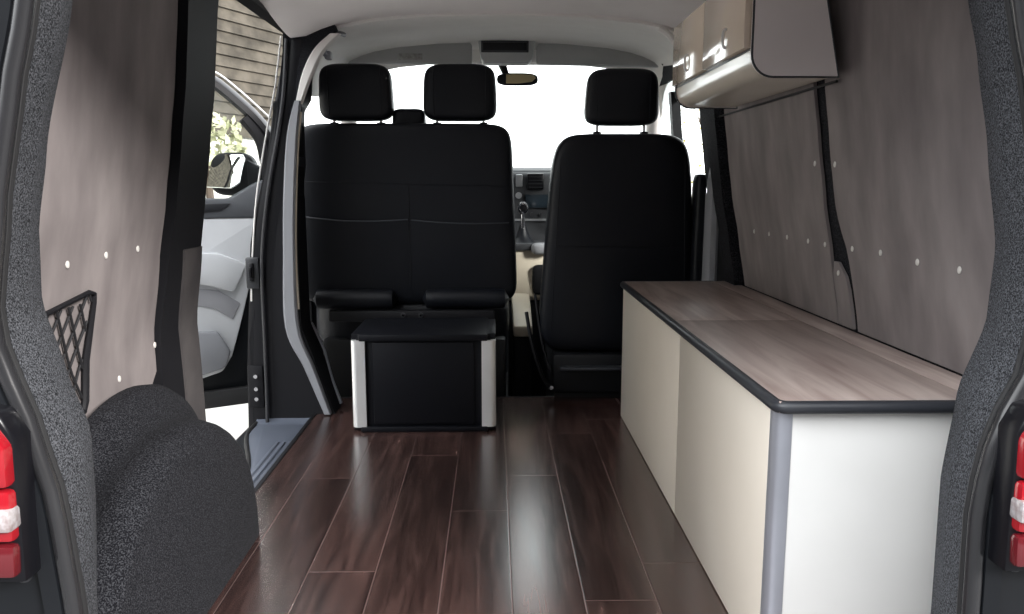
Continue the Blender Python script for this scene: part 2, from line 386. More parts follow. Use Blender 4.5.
# ------------------------------------------------------------ storage net
net = thing('storage_net', 'black elastic storage net pocket in the left plywood panel', 'storage net', (-.79,1.5,.46))
def wl(y, z, o=.012): return (wx(-1, z, -o), y, z)
fr = [(1.30,.655),(1.45,.672),(1.595,.690),(1.615,.684),(1.618,.665),(1.610,.55),(1.603,.47),(1.592,.452),(1.572,.448),(1.56,.47),(1.55,.485),(1.30,.47)]
b = B(); tube(b, [wl(y-.035,z,.008) for y, z in fr], [.005]*5+[.0075]*6+[.005], 8, True); link('frame', b, 'black_trim', net)
b = B()
k = 0
def clipseg(p, q):
    out = []
    for i in range(13):
        y = p[0]+(q[0]-p[0])*i/12; z = p[1]+(q[1]-p[1])*i/12
        top = .655+(y-1.30)*.115; botz = .475
        ok = 1.30 < y < 1.607 and botz-.01 < z < top+.004
        if ok: out.append((y,z))
    return out
for i in range(-14, 16):
    y = 1.30+.042*i
    for sg in (1,-1):
        seg = []
        p0 = (y, .69); p1 = (y+sg*.135, .46)
        s_ = clipseg(p0, p1)
        if len(s_) > 1: tube(b, [wl(a-.035, c, .006+.002*(sg>0)) for a, c in s_], .0026, 6)
link('net', b, 'net_cord', net)
# ------------------------------------------------------------ sliding door step
st = thing('door_step', 'blue-grey ribbed plastic step inside the sliding door opening', 'step', (-.80,2.7,-.08))
pts = [(-.717,2.28),(-.717,3.10),(-.93,3.14),(-.925,2.9),(-.83,2.62),(-.80,2.50),(-.775,2.30),(-.75,2.275)]
prism(b := B(), pts, 'Z', -.07, -.028, .008); link('tread', b, 'sill_plastic', st)
b = B()
for i, x in enumerate((-.74,-.762,-.784)):
    box(b, x-.006, x+.006, 2.34+.05*i, 2.80, -.030, -.022, .003)
link('rib', b, 'sill_plastic', st)
R = []
for i in range(9):
    a = math.pi/2*i/8; R.append([(-.935,3.02+.08*math.sin(a),-.028+.07*(1-math.cos(a))),(-.722,3.02+.08*math.sin(a),-.028+.07*(1-math.cos(a))),(-.722,3.11,-.05),(-.935,3.11,-.05)])
link('riser', loft(B(), R), 'sill_plastic', st)
tube(b := B(), smooth_path([(x,y,-.03) for x,y in [(-.93,3.10),(-.925,2.9),(-.835,2.62),(-.805,2.50),(-.78,2.30),(-.75,2.27),(-.716,2.275)]],5), .008, 8); link('edge_seal', b, 'rubber_matte', st)
box(b := B(), -1.0,-.7,2.2,3.3,-.34,-.075,.01); struct('trim_9', b, 'dark_paint')
# ------------------------------------------------------------ front pillar of the sliding door
R = []
for z in zs(-.08, 1.42, .05):
    xo = interp([(-.08,-.985),(.14,-.98),(.65,-.945),(1.1,-.845),(1.42,-.778)], z); xi = min(wx(-1, z, .0), -.748) if z < 1.22 else wx(-1, z, .0)
    R.append([(xi,3.07,z),(xi,3.25,z),(xo+.06,3.25,z),(xo,3.12,z),(xo+.012,3.075,z),(xo+.055,3.06,z)])
pil = struct('trim_10', loft(B(), R), 'black_gloss')
b = B(); tube(b, smooth_path([(-.757,3.055,1.42),(-.772,3.052,1.25),(-.797,3.05,1.1),(-.85,3.048,.85),(-.882,3.046,.6),(-.885,3.046,.3),(-.888,3.046,.05),(-.892,3.046,-.06)],5), .007, 8); link('door_seal', b, 'rubber', pil)
b = B(); tube(b, smooth_path([(-.776,3.058,1.43),(-.808,3.058,1.24),(-.842,3.06,1.1),(-.895,3.065,.85),(-.925,3.07,.6),(-.935,3.07,.45)],5), .0035, 6); link('chrome_strip', b, 'alu_bright', pil)
b = B(); box(b, -.945,-.895,3.045,3.07,.50,.62,.006); link('striker', b, 'rubber', pil)
b = B(); box(b, -.93,-.912,3.035,3.05,.53,.60,.004); box(b,-.926,-.916,3.02,3.04,.545,.585,.003); link('latch', b, 'black_gloss', pil)
b = B(); box(b, -.96,-.90,3.05,3.068,.03,.20,.006); link('hinge_cover', b, 'black_trim', pil)
for z in (.07,.11,.16):
    tube(b := B(), [(-.925,3.05,z),(-.925,3.035,z)], .008, 8); link('bolt', b, 'chrome', pil)
# inner trim strips of that pillar
def ribbon(pl, pr_, y, th, bev=.004):
    t = B(); R = []
    PL = smooth_path([(x,y,z) for x,z in pl],6); PR = smooth_path([(x,y,z) for x,z in pr_],6)
    for a, c in zip(PL, PR):
        m = (c-a); R.append([a, a+m*.15+Vector((0,-.008,0)), a+m*.85+Vector((0,-.008,0)), c, c+Vector((0,th,0)), a+Vector((0,th,0))])
    return loft(t, R)
b = ribbon([(-.735,1.20),(-.768,1.08),(-.79,.87),(-.801,.649),(-.806,.352),(-.74,.19),(-.669,.005)], [(-.712,1.20),(-.728,1.08),(-.745,.87),(-.756,.649),(-.753,.352),(-.70,.19),(-.641,.005)], 3.05, .015)
pt = link('pillar_trim', b, 'light_grey_trim'); tag(pt, 'light grey plastic strip curving down the pillar left of the double seat', 'trim strip')
b = ribbon([(-.60,1.44),(-.66,1.385),(-.705,1.30),(-.735,1.19)], [(-.56,1.44),(-.625,1.375),(-.675,1.28),(-.712,1.19)], 3.06, .02)
link('upper_trim', b, 'headliner', pt)
tube(b := B(), smooth_path([(-.716,3.062,1.16),(-.731,3.062,1.05),(-.747,3.062,.85),(-.757,3.062,.62),(-.755,3.062,.42)],5), .0055, 8); link('slit_light', b, 'cream_plastic', pt)  # cream tube added in place of the bright slit at the door opening
prism(b := B(), [(-.77,1.46),(-.73,1.53),(-.60,1.525),(-.575,1.455),(-.64,1.40),(-.69,1.31),(-.72,1.19),(-.73,1.05),(-.82,1.05),(-.80,1.2),(-.775,1.38)], 'Y', 3.066, 3.10); struct('trim_11', b, 'carpet_dark')
prism(b := B(), [(-.83,.85),(-.75,.85),(-.748,.35),(-.63,0),(-.60,-.02),(-.60,-.25),(-.95,-.25),(-.95,.3)], 'Y', 3.066, 3.22); struct('trim_12', b, 'black_trim')
prism(b := B(), [(-.82,1.2),(-.735,1.2),(-.748,1.0),(-.752,.84),(-.83,.84)], 'Y', 3.07, 3.22); struct('trim_13', b, 'seat_plastic')
tube(b := B(), [(-.735,3.19,.345),(-.722,3.19,.315),(-.688,3.19,.23),(-.655,3.17,.11),(-.62,3.15,.02)], [.006,.009,.008,.008,.012], 8, flat=.6)
bb = link('belt_anchor', b, 'alu_grey'); tag(bb, 'slanting silver seat belt bar at the left foot of the double seat', 'seat belt bar')
# ------------------------------------------------------------ cab: headliner, windscreen, visors
def cabsec(y, dz, k=1):
    xs = [(-.775,1.17),(-.768,1.24),(-.745,1.31),(-.71,1.375),(-.66,1.43),(-.60,1.47),(-.5,1.50),(-.3,1.522),(0,1.532),(.3,1.522),(.5,1.50),(.6,1.47),(.66,1.43),(.71,1.375),(.745,1.31),(.768,1.24),(.775,1.17)]
    o = [(CX+x*k, y, z+dz) for x, z in xs]; u = [(CX+x*k*1.03, y, z+dz+.03) for x, z in xs]
    return o+u[::-1]
def cabs(y, dz, k=1):
    xs = [(-.785,1.24),(-.772,1.33),(-.75,1.38),(-.735,1.405),(-.71,1.43),(-.66,1.455),(-.60,1.475),(-.5,1.495),(-.3,1.515),(0,1.523),(.3,1.515),(.5,1.495),(.6,1.475),(.66,1.455),(.71,1.43),(.735,1.405),(.75,1.38),(.772,1.33),(.785,1.24)]
    return [(CX+x*k, y, z+dz) for x, z in xs]+[(CX+x*k*1.01, y, z+dz+.03) for x, z in xs[::-1]]
R = [cabs(3.098,-.006), cabs(3.25,-.002), cabs(3.5,.02), cabs(3.8,.035), cabs(3.97,.01,.99), cabs(4.0,-.045,.99)]
struct('ceiling.001', loft(B(), R), 'headliner', label='grey cab headliner above the front seats')
def visor(name, lab, xa, xb, s, sticker=False):
    t = thing(name, lab, 'sun visor', ((xa+xb)/2,3.9,1.5))
    pts = [(xa,1.447),(xa+.0,1.475),(xa+.06,1.515),(xa+.14,1.535),(xb-.16,1.545),(xb-.15,1.556),(xb-.02,1.556),(xb,1.535),(xb,1.447)] if s < 0 else [(xa,1.45),(xa,1.53),(xa+.02,1.556),(xa+.13,1.556),(xa+.14,1.545),(xb-.18,1.53),(xb-.08,1.50),(xb-.03,1.46),(xb-.03,1.435),(xa+.02,1.445)]
    M = Matrix.Translation((0,3.86,1.45)) @ Matrix.Rotation(math.radians(-12), 4, 'X') @ Matrix.Translation((0,-3.86,-1.45))
    prism(b := B(), pts, 'Y', 3.85, 3.872, .006, M=M); link('panel', b, 'visor', t)
    x = xb-.08 if s < 0 else xa+.07
    tube(b := B(), [(x-.07,3.895,1.548),(x+.07,3.895,1.548)], .007, 8); link('hinge_rod', b, 'rubber_matte', t)
    if sticker:
        box(b := B(), -.44,-.33,3.846,3.8495,1.462,1.492,.001, M=M); link('warning_sticker', b, 'sticker', t)
visor('sun_visor', 'grey sun visor with a pale sticker above the double seat', -.68, -.10, -1, True)
visor('sun_visor', 'plain grey sun visor above the single driver seat', .20, .83, 1)
ol = thing('overhead_console', 'grey overhead console with dark lamp lens between the sun visors', 'overhead console', (.06,3.9,1.5))
prism(b := B(), [(-.075,1.575),(-.06,1.47),(-.045,1.452),(.165,1.452),(.18,1.47),(.20,1.575)], 'Y', 3.84, 3.95, .012); link('housing', b, 'visor', ol)
box(b := B(), -.05,.155,3.832,3.846,1.505,1.542,.004); link('lamp_lens', b, 'black_gloss', ol)
box(b := B(), -.058,.163,3.836,3.842,1.497,1.55,.003); link('lens_frame', b, 'rubber', ol)
tube(b := B(), [(-.04,3.85,1.458),(.16,3.85,1.458)], .006, 8); link('lower_rib', b, 'grey_trim', ol)
gh = thing('grab_handle', 'small grey grab handle on the headliner above the left door', 'handle', (-.61,3.16,1.42))
tube(b := B(), smooth_path([(-.625,3.14,1.37),(-.63,3.10,1.385),(-.60,3.10,1.432),(-.57,3.10,1.447),(-.56,3.14,1.45)],6), .009, 8); link('grip', b, 'light_grey_trim', gh)
box(b := B(), -.635,-.61,3.12,3.16,1.36,1.39,.006); link('mount', b, 'grey_trim', gh)
mr = thing('rear_view_mirror', 'interior rear view mirror hanging from the windscreen', 'mirror', (.09,4.02,1.45))
tube(b := B(), [(.045,4.06,1.50),(.045,4.03,1.46),(.06,4.0,1.42)], [.03,.02,.016], 10); link('stem', b, 'black_trim', mr)
pillow(b := B(), (.115,3.99,1.395), .10,.018,.030, 3.5,3.2, R=14); link('housing', b, 'black_trim', mr)
prism(b := B(), [(.06,1.374),(.06,1.416),(.12,1.418),(.19,1.414),(.203,1.40),(.185,1.382),(.12,1.374)], 'Y', 3.969, 3.976, .002); link('mirror_face', b, 'mirror_amber', mr)
# windscreen, pillars, dash
def quad(bm, P, th=.004):
    P = [Vector(p) for p in P]; n = (P[1]-P[0]).cross(P[2]-P[0]).normalized()*th
    return loft(bm, [[*P],[p+n for p in P]])
struct('window_1', quad(B(), [(-.74,4.05,1.49),(.83,4.05,1.49),(.93,4.75,.95),(-.84,4.75,.95)]), 'glass', label='windscreen beyond the front seats')
for s in (-1, 1):
    tube(b := B(), [(CX+s*.735,4.02,1.42),(CX+s*.80,4.3,1.25),(CX+s*.86,4.62,.99),(CX+s*.90,4.78,.80)], [.035,.04,.045,.05], 10); struct('trim_%d' % (14 if s < 0 else 15), b, 'headliner')
box(b := B(), -.78,.86,3.97,4.06,1.47,1.55,.01); struct('trim_16', b, 'headliner')
dash = thing('dashboard', 'dark grey dashboard below the windscreen, seen between the seats', 'dashboard', (.04,4.5,.4))
prof = [(4.76,.95),(4.6,.975),(4.42,.985),(4.33,.965),(4.29,.90),(4.29,.80),(4.36,.66),(4.42,.45),(4.6,.40),(4.76,.40)]
prism(b := B(), prof, 'X', -.86, .94, .02, 3); link('body', b, 'dash_plastic', dash)
prism(b := B(), [(4.34,.42),(4.285,.60),(4.275,.70),(4.272,.93),(4.29,.955),(4.5,.96),(4.5,.42)], 'X', .09, .34, .012); link('centre_stack', b, 'dash_plastic', dash)
box(b := B(), .175,.262,4.255,4.28,.865,.95,.006); link('air_vent', b, 'black_gloss', dash)
for k in range(4): box(b := B(), .182,.255,4.247,4.258,.876+.018*k,.880+.018*k); link('vent_slat', b, 'rubber', dash)
box(b := B(), .115,.15,4.255,4.28,.88,.945,.005); link('display', b, 'silver_plastic', dash)
tube(b := B(), [(.13,4.285,.835),(.13,4.255,.835)], .017, 14); link('knob', b, 'silver_plastic', dash)
box(b := B(), .165,.30,4.258,4.28,.77,.84,.005); link('radio', b, 'screen', dash)
for x in (.10,.15,.20,.25,.30):
    tube(b := B(), [(x,4.28,.735),(x,4.262,.735)], .010, 10); link('switch', b, 'rubber', dash)
box(b := B(), .10,.32,4.262,4.285,.70,.712,.003); link('trim_strip', b, 'silver_plastic', dash)
# gear lever and lower console
gl = thing('gear_lever', 'gear lever with silver ringed knob seen between the front seats', 'gear lever', (.14,4.1,.55))
pillow(b := B(), (.146,4.08,.775), .028,.028,.032, 2.2,2.2, R=14); link('knob', b, 'black_gloss', gl)
R = [[(.146+r*math.cos(a*math.pi/10), 4.052-h, .775+r*math.sin(a*math.pi/10)) for a in range(20)] for h, r in ((-.006,.027),(.004,.026),(.006,.019),(.002,.016),(-.006,.016))]
link('silver_ring', loft(B(), R, cap=False), 'chrome', gl)
tube(b := B(), [(.146,4.085,.75),(.146,4.10,.66),(.15,4.12,.605)], [.010,.010,.012], 10); link('stick', b, 'chrome', gl)
R = []
for z, r in ((.600,.06),(.603,.057),(.615,.045),(.635,.032),(.66,.024),(.69,.016)):
    R.append([(.147+r*math.cos(a*math.pi/8), 4.11+r*math.sin(a*math.pi/8), z) for a in range(16)])
link('gaiter', loft(B(), R), 'leather', gl)
lc = thing('gear_console', 'cream lower console with a dark pocket between the front seats', 'console', (.18,4.1,-.25))
prism(b := B(), [(4.02,.31),(3.98,.34),(4.02,.568),(4.26,.568),(4.26,.31)], 'X', .06, .36, .015); link('body', b, 'cream_plastic', lc)
box(b := B(), .07,.35,4.05,4.25,-.25,.32,.01); link('lower_body', b, 'seat_plastic', lc)
box(b := B(), .05,.36,4.0,4.262,.565,.60,.01); link('top_plate', b, 'dash_plastic', lc)
pillow(b := B(), (.245,3.99,.42), .055,.022,.075, 5,5, R=14); link('pocket', b, 'black_trim', lc)
pillow(b := B(), (.235,4.0,.575), .05,.04,.03, 3,3, R=14); link('cup_holder', b, 'light_grey_trim', lc)
prism(b := B(), [(3.60,.20),(3.60,.25),(3.96,.36),(3.96,.28)], 'X', .085, .175, .012); 
hc = link('handbrake_cover', b, 'cream_plastic'); tag(hc, 'cream sloping cover low between the two front seats', 'cover')
box(b := B(), .09,.17,3.62,3.94,-.25,.22,.01); link('support', b, 'black_trim', hc)
# steering wheel (mostly behind the driver seat)
sw = thing('steering_wheel', 'black steering wheel in front of the single driver seat', 'steering wheel', (.50,4.2,.85))
Mw = Matrix.Translation((.50,4.12,.84)) @ Matrix.Rotation(math.radians(-62), 4, 'X')
tube(b := B(), [Mw @ Vector((.185*math.cos(a*math.pi/16), .185*math.sin(a*math.pi/16), 0)) for a in range(32)], .014, 8, True); link('rim', b, 'leather', sw)
b = B(); pillow(b, (0,0,0), .06,.05,.02, 3,3, R=10); bmesh.ops.transform(b, matrix=Mw, verts=b.verts); link('hub', b, 'black_trim', sw)
for a in (0, math.pi, -math.pi/2):
    tube(b := B(), [Mw @ Vector((.04*math.cos(a),.04*math.sin(a),0)), Mw @ Vector((.18*math.cos(a),.18*math.sin(a),0))], .011, 8); link('spoke', b, 'black_trim', sw)
tube(b := B(), [(.50,4.12,.84),(.50,4.27,.77)], .028, 10); link('column', b, 'black_trim', sw)
# right side: door, window, pillar trim, seat belt
dr = struct('door_1', shell(B(), 1, 3.3, 4.3, -.1, .80, -.02, .03), 'grey_trim', label='driver side cab door')
R = [[(wx(1,z,.02),3.30,z),(wx(1,z,.02),4.30-(z-.8)*.6,z),(wx(1,z,.024),4.30-(z-.8)*.6,z),(wx(1,z,.024),3.30,z)] for z in zs(.78,1.38,.1)]
struct('window_2', loft(B(), R), 'glass', label='driver side cab door window')
R = [[(wx(1,z,-.01),3.63,z),(wx(1,z,-.01),3.68,z),(wx(1,z,.03),3.68,z),(wx(1,z,.03),3.63,z)] for z in zs(.78,1.30,.08)]
struct('trim_17', loft(B(), R), 'black_trim')
R = []
for z in zs(.50, 1.44, .05):
    x = interp([(.5,.838),(.85,.842),(1.1,.845),(1.2,.838),(1.3,.80),(1.44,.70)], z)
    x2 = max(x+.05, wx(1,z,.01))
    R.append([(x,3.15,z),(x+.018,3.11,z),(x2,3.10,z),(x2,3.22,z),(x+.01,3.22,z)])
pr_ = struct('trim_18', loft(B(), R), 'grey_trim', label='grey plastic pillar trim right of the driver seat')
R = []
for z in zs(.50, .86, .05):
    R.append([(.832,3.145,z),(.842,3.10,z),(.862,3.095,z),(.862,3.20,z),(.838,3.2,z)])
link('lower_pillar_cover', loft(B(), R), 'light_grey_trim', pr_)
R = [[(wx(1,z,-.03),2.88,z),(wx(1,z,-.03),3.0,z),(wx(1,z,.02),3.0,z),(wx(1,z,.02),2.88,z)] for z in zs(.50,1.46,.05)]
struct('trim_19', loft(B(), R), 'carpet_dark')
R = [[(wx(1,z,-.005),3.0,z),(.872 if z<1.25 else wx(1,z,.02),3.1,z),(wx(1,z,.05),3.1,z),(wx(1,z,.05),3.0,z)] for z in zs(.50,1.46,.05)]
struct('trim_20', loft(B(), R), 'seat_plastic')
sb = thing('seat_belt', 'dark seat belt hanging from the pillar right of the driver seat', 'seat belt', (.83,3.1,1.0))
tube(b := B(), [(.822,3.10,1.22),(.828,3.09,1.12),(.836,3.09,1.05),(.838,3.095,.97)], .009, 6, flat=.35); link('webbing', b, 'rubber_matte', sb)
box(b := B(), .805,.83,3.08,3.10,1.17,1.23,.005); link('guide', b, 'black_trim', sb)
tube(b := B(), smooth_path([(.62,3.10,1.47),(.66,3.09,1.44),(.70,3.09,1.37),(.715,3.09,1.33)],5), .012, 8); link('belt_rail', b, 'headliner', sb)
# ------------------------------------------------------------ seats
LE = 'leather'
def headrest(par, cx, cy, cz, A, H, top, zb):
    hr = link('headrest', pillow(B(), (cx,cy,cz), A,.058,H, 4,5, top=top, bot=1.0, shear=.10), LE, par)
    for s in (-1,1):
        tube(b := B(), [(cx+s*A*.62,cy+.01,zb-.02),(cx+s*A*.62,cy+.01,cz-H*.7)], .0062, 10); link('post', b, 'chrome', hr)
        tube(b := B(), [(cx+s*A*.62,cy+.01,zb-.006),(cx+s*A*.62,cy+.01,zb+.012)], .017, 10); link('collar', b, 'black_trim', hr)
    for s in (-1,1):
        pts = []
        for i in range(15):
            z = cz-H*.86+H*1.72*i/14; x = cx+s*A*.68
            pts.append((x, pillow_back((cx,cy,cz),A,.058,H,x,z,4,5,top,1.0,.10)-.0005, z))
        tube(b := B(), pts, .0016, 6); link('seam', b, 'leather', hr)
ds = thing('double_seat', 'black leather double passenger seat seen from behind with two headrests', 'seat', (-.36,3.5,-.25))
C1 = (-.368,3.43,.765); A1, B1, H1 = .458,.085,.375; k1 = dict(n=8,p=12,top=.962,bot=1.025,shear=.10)
link('backrest', pillow(B(), C1, A1, B1, H1, N=72, R=34, **k1), LE, ds)
def back_seam(par, C_, A_, B_, H_, kk, path, r=.0022, m='thread'):
    P = [(x, pillow_back(C_,A_,B_,H_,x,z,kk['n'],kk['p'],kk['top'],kk['bot'],kk['shear'])-.0005, z) for x, z in path]
    tube(b := B(), P, r, 6); link('seam', b, m, par)
def lin(a, c, n=14): return [(a[0]+(c[0]-a[0])*i/n, a[1]+(c[1]-a[1])*i/n) for i in range(n+1)]
back_seam(ds, C1,A1,B1,H1,k1, lin((-.785,.905),(.06,.885),30), .0016, 'leather')
back_seam(ds, C1,A1,B1,H1,k1, lin((-.352,.89),(-.352,.42)), .002, 'leather')
def pocket(par, x0, x1, z0, z1, sag):
    R = []
    for i in range(23):
        u = i/22; x = x0+(x1-x0)*u; ring = []
        zt = z1-sag*math.sin(math.pi*u)-.012*u
        f = []; g = []
        for j in range(11):
            v = j/10; z = z0+(zt-z0)*v
            y = pillow_back(C1,A1,B1,H1,x,z,k1['n'],k1['p'],k1['top'],k1['bot'],k1['shear'])
            bul = .006*math.sin(math.pi*u)**.5*v+.002 + .0022*math.sin(9*u+5*v)*v
            f.append((x,y-bul,z)); g.append((x,y+.004,z))
        R.append(f+g[::-1])
    p = link('pocket', loft(B(), R), LE, par)
    pts = [R[i][10] for i in range(23)]
    tube(b := B(), pts, .0032, 6); link('pocket_hem', b, 'thread', p)
pocket(ds, -.79, -.358, .47, .762, .012); pocket(ds, -.345, .062, .47, .748, .008)
for x0, x1 in ((-.765,-.412),(-.305,.062)):
    rings = []
    R = []
    N = 20
    for i in range(N+1):
        u = i/N; k = (1-abs(2*u-1)**8)**(1/8) if 0 < u < 1 else .05; x = x0+(x1-x0)*u
        R.append([(x, 3.365+.04*k*math.cos(a*math.pi/8), .415+.042*k*math.sin(a*math.pi/8)) for a in range(16)])
    link('lower_roll', loft(B(), R), LE, ds)
headrest(ds, -.562,3.385,1.264, .155,.112,.93, 1.135)
headrest(ds, -.138,3.385,1.264, .155,.112,.93, 1.135)
pillow(b := B(), (-.353,3.44,1.14), .073,.05,.065, 5,6, top=.92, R=14); link('belt_guide', b, LE, ds)
pillow(b := B(), (-.362,3.70,.30), .43,.30,.12, 6,5); link('seat_cushion', b, LE, ds)
box(b := B(), -.74,.05,3.38,3.95,-.10,.24,.02); link('base', b, 'seat_plastic', ds)
box(b := B(), -.72,.03,3.40,3.9,-.25,-.09,.01); link('pedestal', b, 'seat_plastic', ds)
box(b := B(), -.70,.0,3.335,3.37,.32,.37,.01); link('rear_bar', b, 'black_trim', ds)
for x in (-.385,-.31):
    for z in (.29,.35):
        tube(b := B(), [(x,3.375,z),(x,3.33,z)], .011, 10); bk = link('buckle', b, 'rubber', ds)
        tube(b := B(), [(x,3.333,z),(x,3.327,z)], .0045, 8); link('bolt', b, 'chrome', bk)
vs = thing('driver_seat', 'black leather single driver seat seen from behind with one headrest', 'seat', (.51,3.4,-.25))
C2 = (.508,3.285,.65); A2, B2, H2 = .304,.085,.442; k2 = dict(n=5,p=7.5,top=.89,bot=1.09,shear=.08)
link('backrest', pillow(B(), C2, A2, B2, H2, N=72, R=34, **k2), LE, vs)
back_seam(vs, C2,A2,B2,H2,k2, lin((.215,.65),(.795,.64),24), .0016, 'leather')
for s in (-1,1): back_seam(vs, C2,A2,B2,H2,k2, [(C2[0]+s*(.245+.03*(1-i/14)), .30+.70*i/14) for i in range(15)], .0016, 'leather')
headrest(vs, .506,3.245,1.233, .152,.108,.90, 1.09)
pillow(b := B(), (.822,3.23,.70), .024,.05,.235, 3,7, shear=.05); link('armrest', b, LE, vs)
pillow(b := B(), (.508,3.58,.27), .29,.28,.10, 6,5); link('seat_cushion', b, LE, vs)
box(b := B(), .24,.80,3.24,3.84,.03,.20,.02); link('base', b, 'seat_plastic', vs)
box(b := B(), .25,.79,3.3,3.8,-.25,.05,.01); link('pedestal', b, 'seat_plastic', vs)
box(b := B(), .27,.75,3.205,3.245,.135,.15,.004); link('rear_rail', b, 'edge_band', vs)
tube(b := B(), smooth_path([(.135,3.34,.36),(.16,3.30,.22),(.20,3.26,.10),(.235,3.24,.05)],5), .016, 8, flat=.5); link('side_lever', b, 'black_trim', vs)
tube(b := B(), smooth_path([(.17,3.32,.44),(.20,3.28,.24),(.235,3.25,.12)],5), .012, 8, flat=.5); link('belt_stalk', b, 'black_trim', vs)
tube(b := B(), [(.236,3.235,.06),(.236,3.225,.06)], .008, 8); link('bolt', b, 'chrome', vs)
# ------------------------------------------------------------ box with aluminium corners
bx = thing('storage_box', 'black box with bright aluminium corner posts behind the double seat', 'box', (-.255,3.0,0))
box(b := B(), -.500,-.014,2.84,3.16,.016,.345,.004); link('body', b, 'box_panel', bx)
def cornerpost(xc, s, yc, sy):
    # quarter round profile, outer radius
    pts = [(xc, yc)]
    prof = []
    r = .048
    for i in range(9):
        a = math.pi/2*i/8
        prof.append((xc+s*(r*.45)*math.cos(a)+s*.004, yc+sy*(r*.45)*math.sin(a)))
    pts = [(xc-s*.030,yc+sy*(r*.45)), (xc-s*.030, yc), (xc+s*.004, yc-sy*.02)] if 0 else [(xc-s*.026,yc+sy*r*.45),(xc-s*.026,yc+sy*.008),(xc,yc-sy*.02),(xc+s*(r*.45)+s*.004,yc-sy*.02)]+prof
    return prism(B(), pts, 'Z', .018, .340)
for xc, s in ((-.493,-1),(-.021,1)):
    for yc, sy in ((2.85,-1),(3.17,1)):
        link('corner_post', cornerpost(xc, s, yc, sy), 'alu_bright', bx)
for z0, z1, nm in ((.338,.362,'lid'),(0,.020,'base_rim')):
    t = B(); bmesh.ops.create_cube(t, size=1)
    for v in t.verts: v.co = Vector((-.257+v.co.x*.522, 3.01+v.co.y*.37, (z0+z1)/2+v.co.z*(z1-z0)))
    ve = [e for e in t.edges if abs(e.verts[0].co.z-e.verts[1].co.z) > .01]
    bmesh.ops.bevel(t, geom=ve, offset=.03, segments=5, affect='EDGES'); bevel_all(t, .004, 2, 50)
    link(nm, t, 'box_panel', bx)
box(b := B(), -.44,-.075,2.832,2.842,.03,.333,.003); link('rear_panel', b, 'box_panel', bx)
# ------------------------------------------------------------ low cabinet and worktop
cb = thing('storage_cabinet', 'long low cream storage cabinet along the right wall', 'cabinet', (.70,2.2,0))
box(b := B(), .51,.845,1.35,3.0,.0,.508); link('carcass', b, 'white_laminate', cb)
box(b := B(), .490,.512,1.362,2.066,.004,.507,.0015); link('door', b, 'cream_laminate', cb)
box(b := B(), .490,.512,2.070,3.005,.004,.507,.0015); link('door', b, 'cream_laminate', cb)
box(b := B(), .515,.855,1.330,1.352,.0,.507,.001); link('end_panel', b, 'white_laminate', cb)
pts = [(.516,1.329),(.516,1.362),(.4885,1.362)]+[(.4885+.022*(1-math.cos(a*math.pi/12)),1.351-.022*math.sin(a*math.pi/12)) for a in range(7)]
prism(b := B(), pts, 'Z', 0, .507); link('corner_post', b, 'alu_grey', cb)
wt = thing('worktop', 'dark-edged wood-effect worktop in three sections on the low cabinet', 'worktop', (.70,2.16,.508))
def top(name, label, x0, x1, y0, y1, edges):
    o = link(name, box(B(), x0, x1, y0, y1, .511, .5305, .0008), 'worktop_wood', wt)
    for e in edges:
        tube(t := B(), e, .0118, 12); me = link('edge_trim', t, 'edge_band', o)
    return o
zc = .520
top('lid', 'wood-effect worktop lid on the low cabinet, nearest the camera', .487,.832,1.316,2.140, [[(.487,2.140,zc),(.487,1.336,zc),(.489,1.326,zc),(.497,1.318,zc),(.507,1.316,zc),(.832,1.316,zc)]])
top('lid', 'wood-effect worktop lid on the low cabinet, beside the driver seat', .487,.832,2.1425,3.01, [[(.832,3.01,zc),(.50,3.01,zc),(.489,3.004,zc),(.487,2.995,zc),(.487,2.1425,zc)]])
top('fixed_strip', 'narrow fixed wood-effect worktop strip against the right wall', .8345,.904,1.316,3.01, [[(.8345,1.316,zc),(.904,1.316,zc)]])
# ------------------------------------------------------------ overhead cupboard
oc = thing('overhead_cupboard', 'glossy beige two-door overhead cupboard high on the right wall', 'cupboard', (.70,2.3,1.14))
def ocprof(x0=.584, zb=1.138, zt=1.385, r=.05, ins=0):
    P = [(x0+ins, zt-ins),(x0+ins, zb+r)]
    for i in range(1, 9):
        a = math.pi/2*i/8; P.append((x0+r-(r-ins)*math.cos(a), zb+r-(r-ins)*math.sin(a)))
    P += [(.784-ins, zb+ins),(.750-ins, 1.30),(.734-ins, zt-ins)]
    return P
prism(b := B(), ocprof(ins=.004), 'Y', 1.88, 2.63); link('body', b, 'beige_satin', oc)
for y0, y1, nm in ((1.860,1.882,1),(2.628,2.646,2)):
    prism(b := B(), ocprof(ins=.0022), 'Y', y0, y1); e = link('end_panel', b, 'taupe_panel', oc)
    P = ocprof()
    tube(b := B(), [(x, y0+.002, z) for x, z in P], .0028, 6, True); link('edge_trim', b, 'edge_band', e)
for y0, y1, hy in ((1.886,2.252,2.03),(2.256,2.626,2.425)):
    box(b := B(), .571,.588,y0,y1,1.205,1.384,.002); d = link('door', b, 'beige_gloss', oc)
    tube(b := B(), smooth_path([(.573,hy,1.272),(.566,hy,1.270),(.563,hy,1.262),(.563,hy,1.238),(.566,hy,1.230),(.573,hy,1.228)],4), .0036, 8); link('handle', b, 'alu_bright', d)
box(b := B(), .586,.590,1.884,2.627,1.1995,1.2045); link('shadow_gap', b, 'edge_band', oc)
tube(b := B(), [(wx(1,1.13,-.012),1.9,1.134),(wx(1,1.13,-.012),2.3,1.133),(wx(1,1.13,-.012),3.0,1.132)], .0035, 6); ca = link('cable', b, 'rubber_matte'); tag(ca, 'thin dark cable under the overhead cupboard', 'cable')
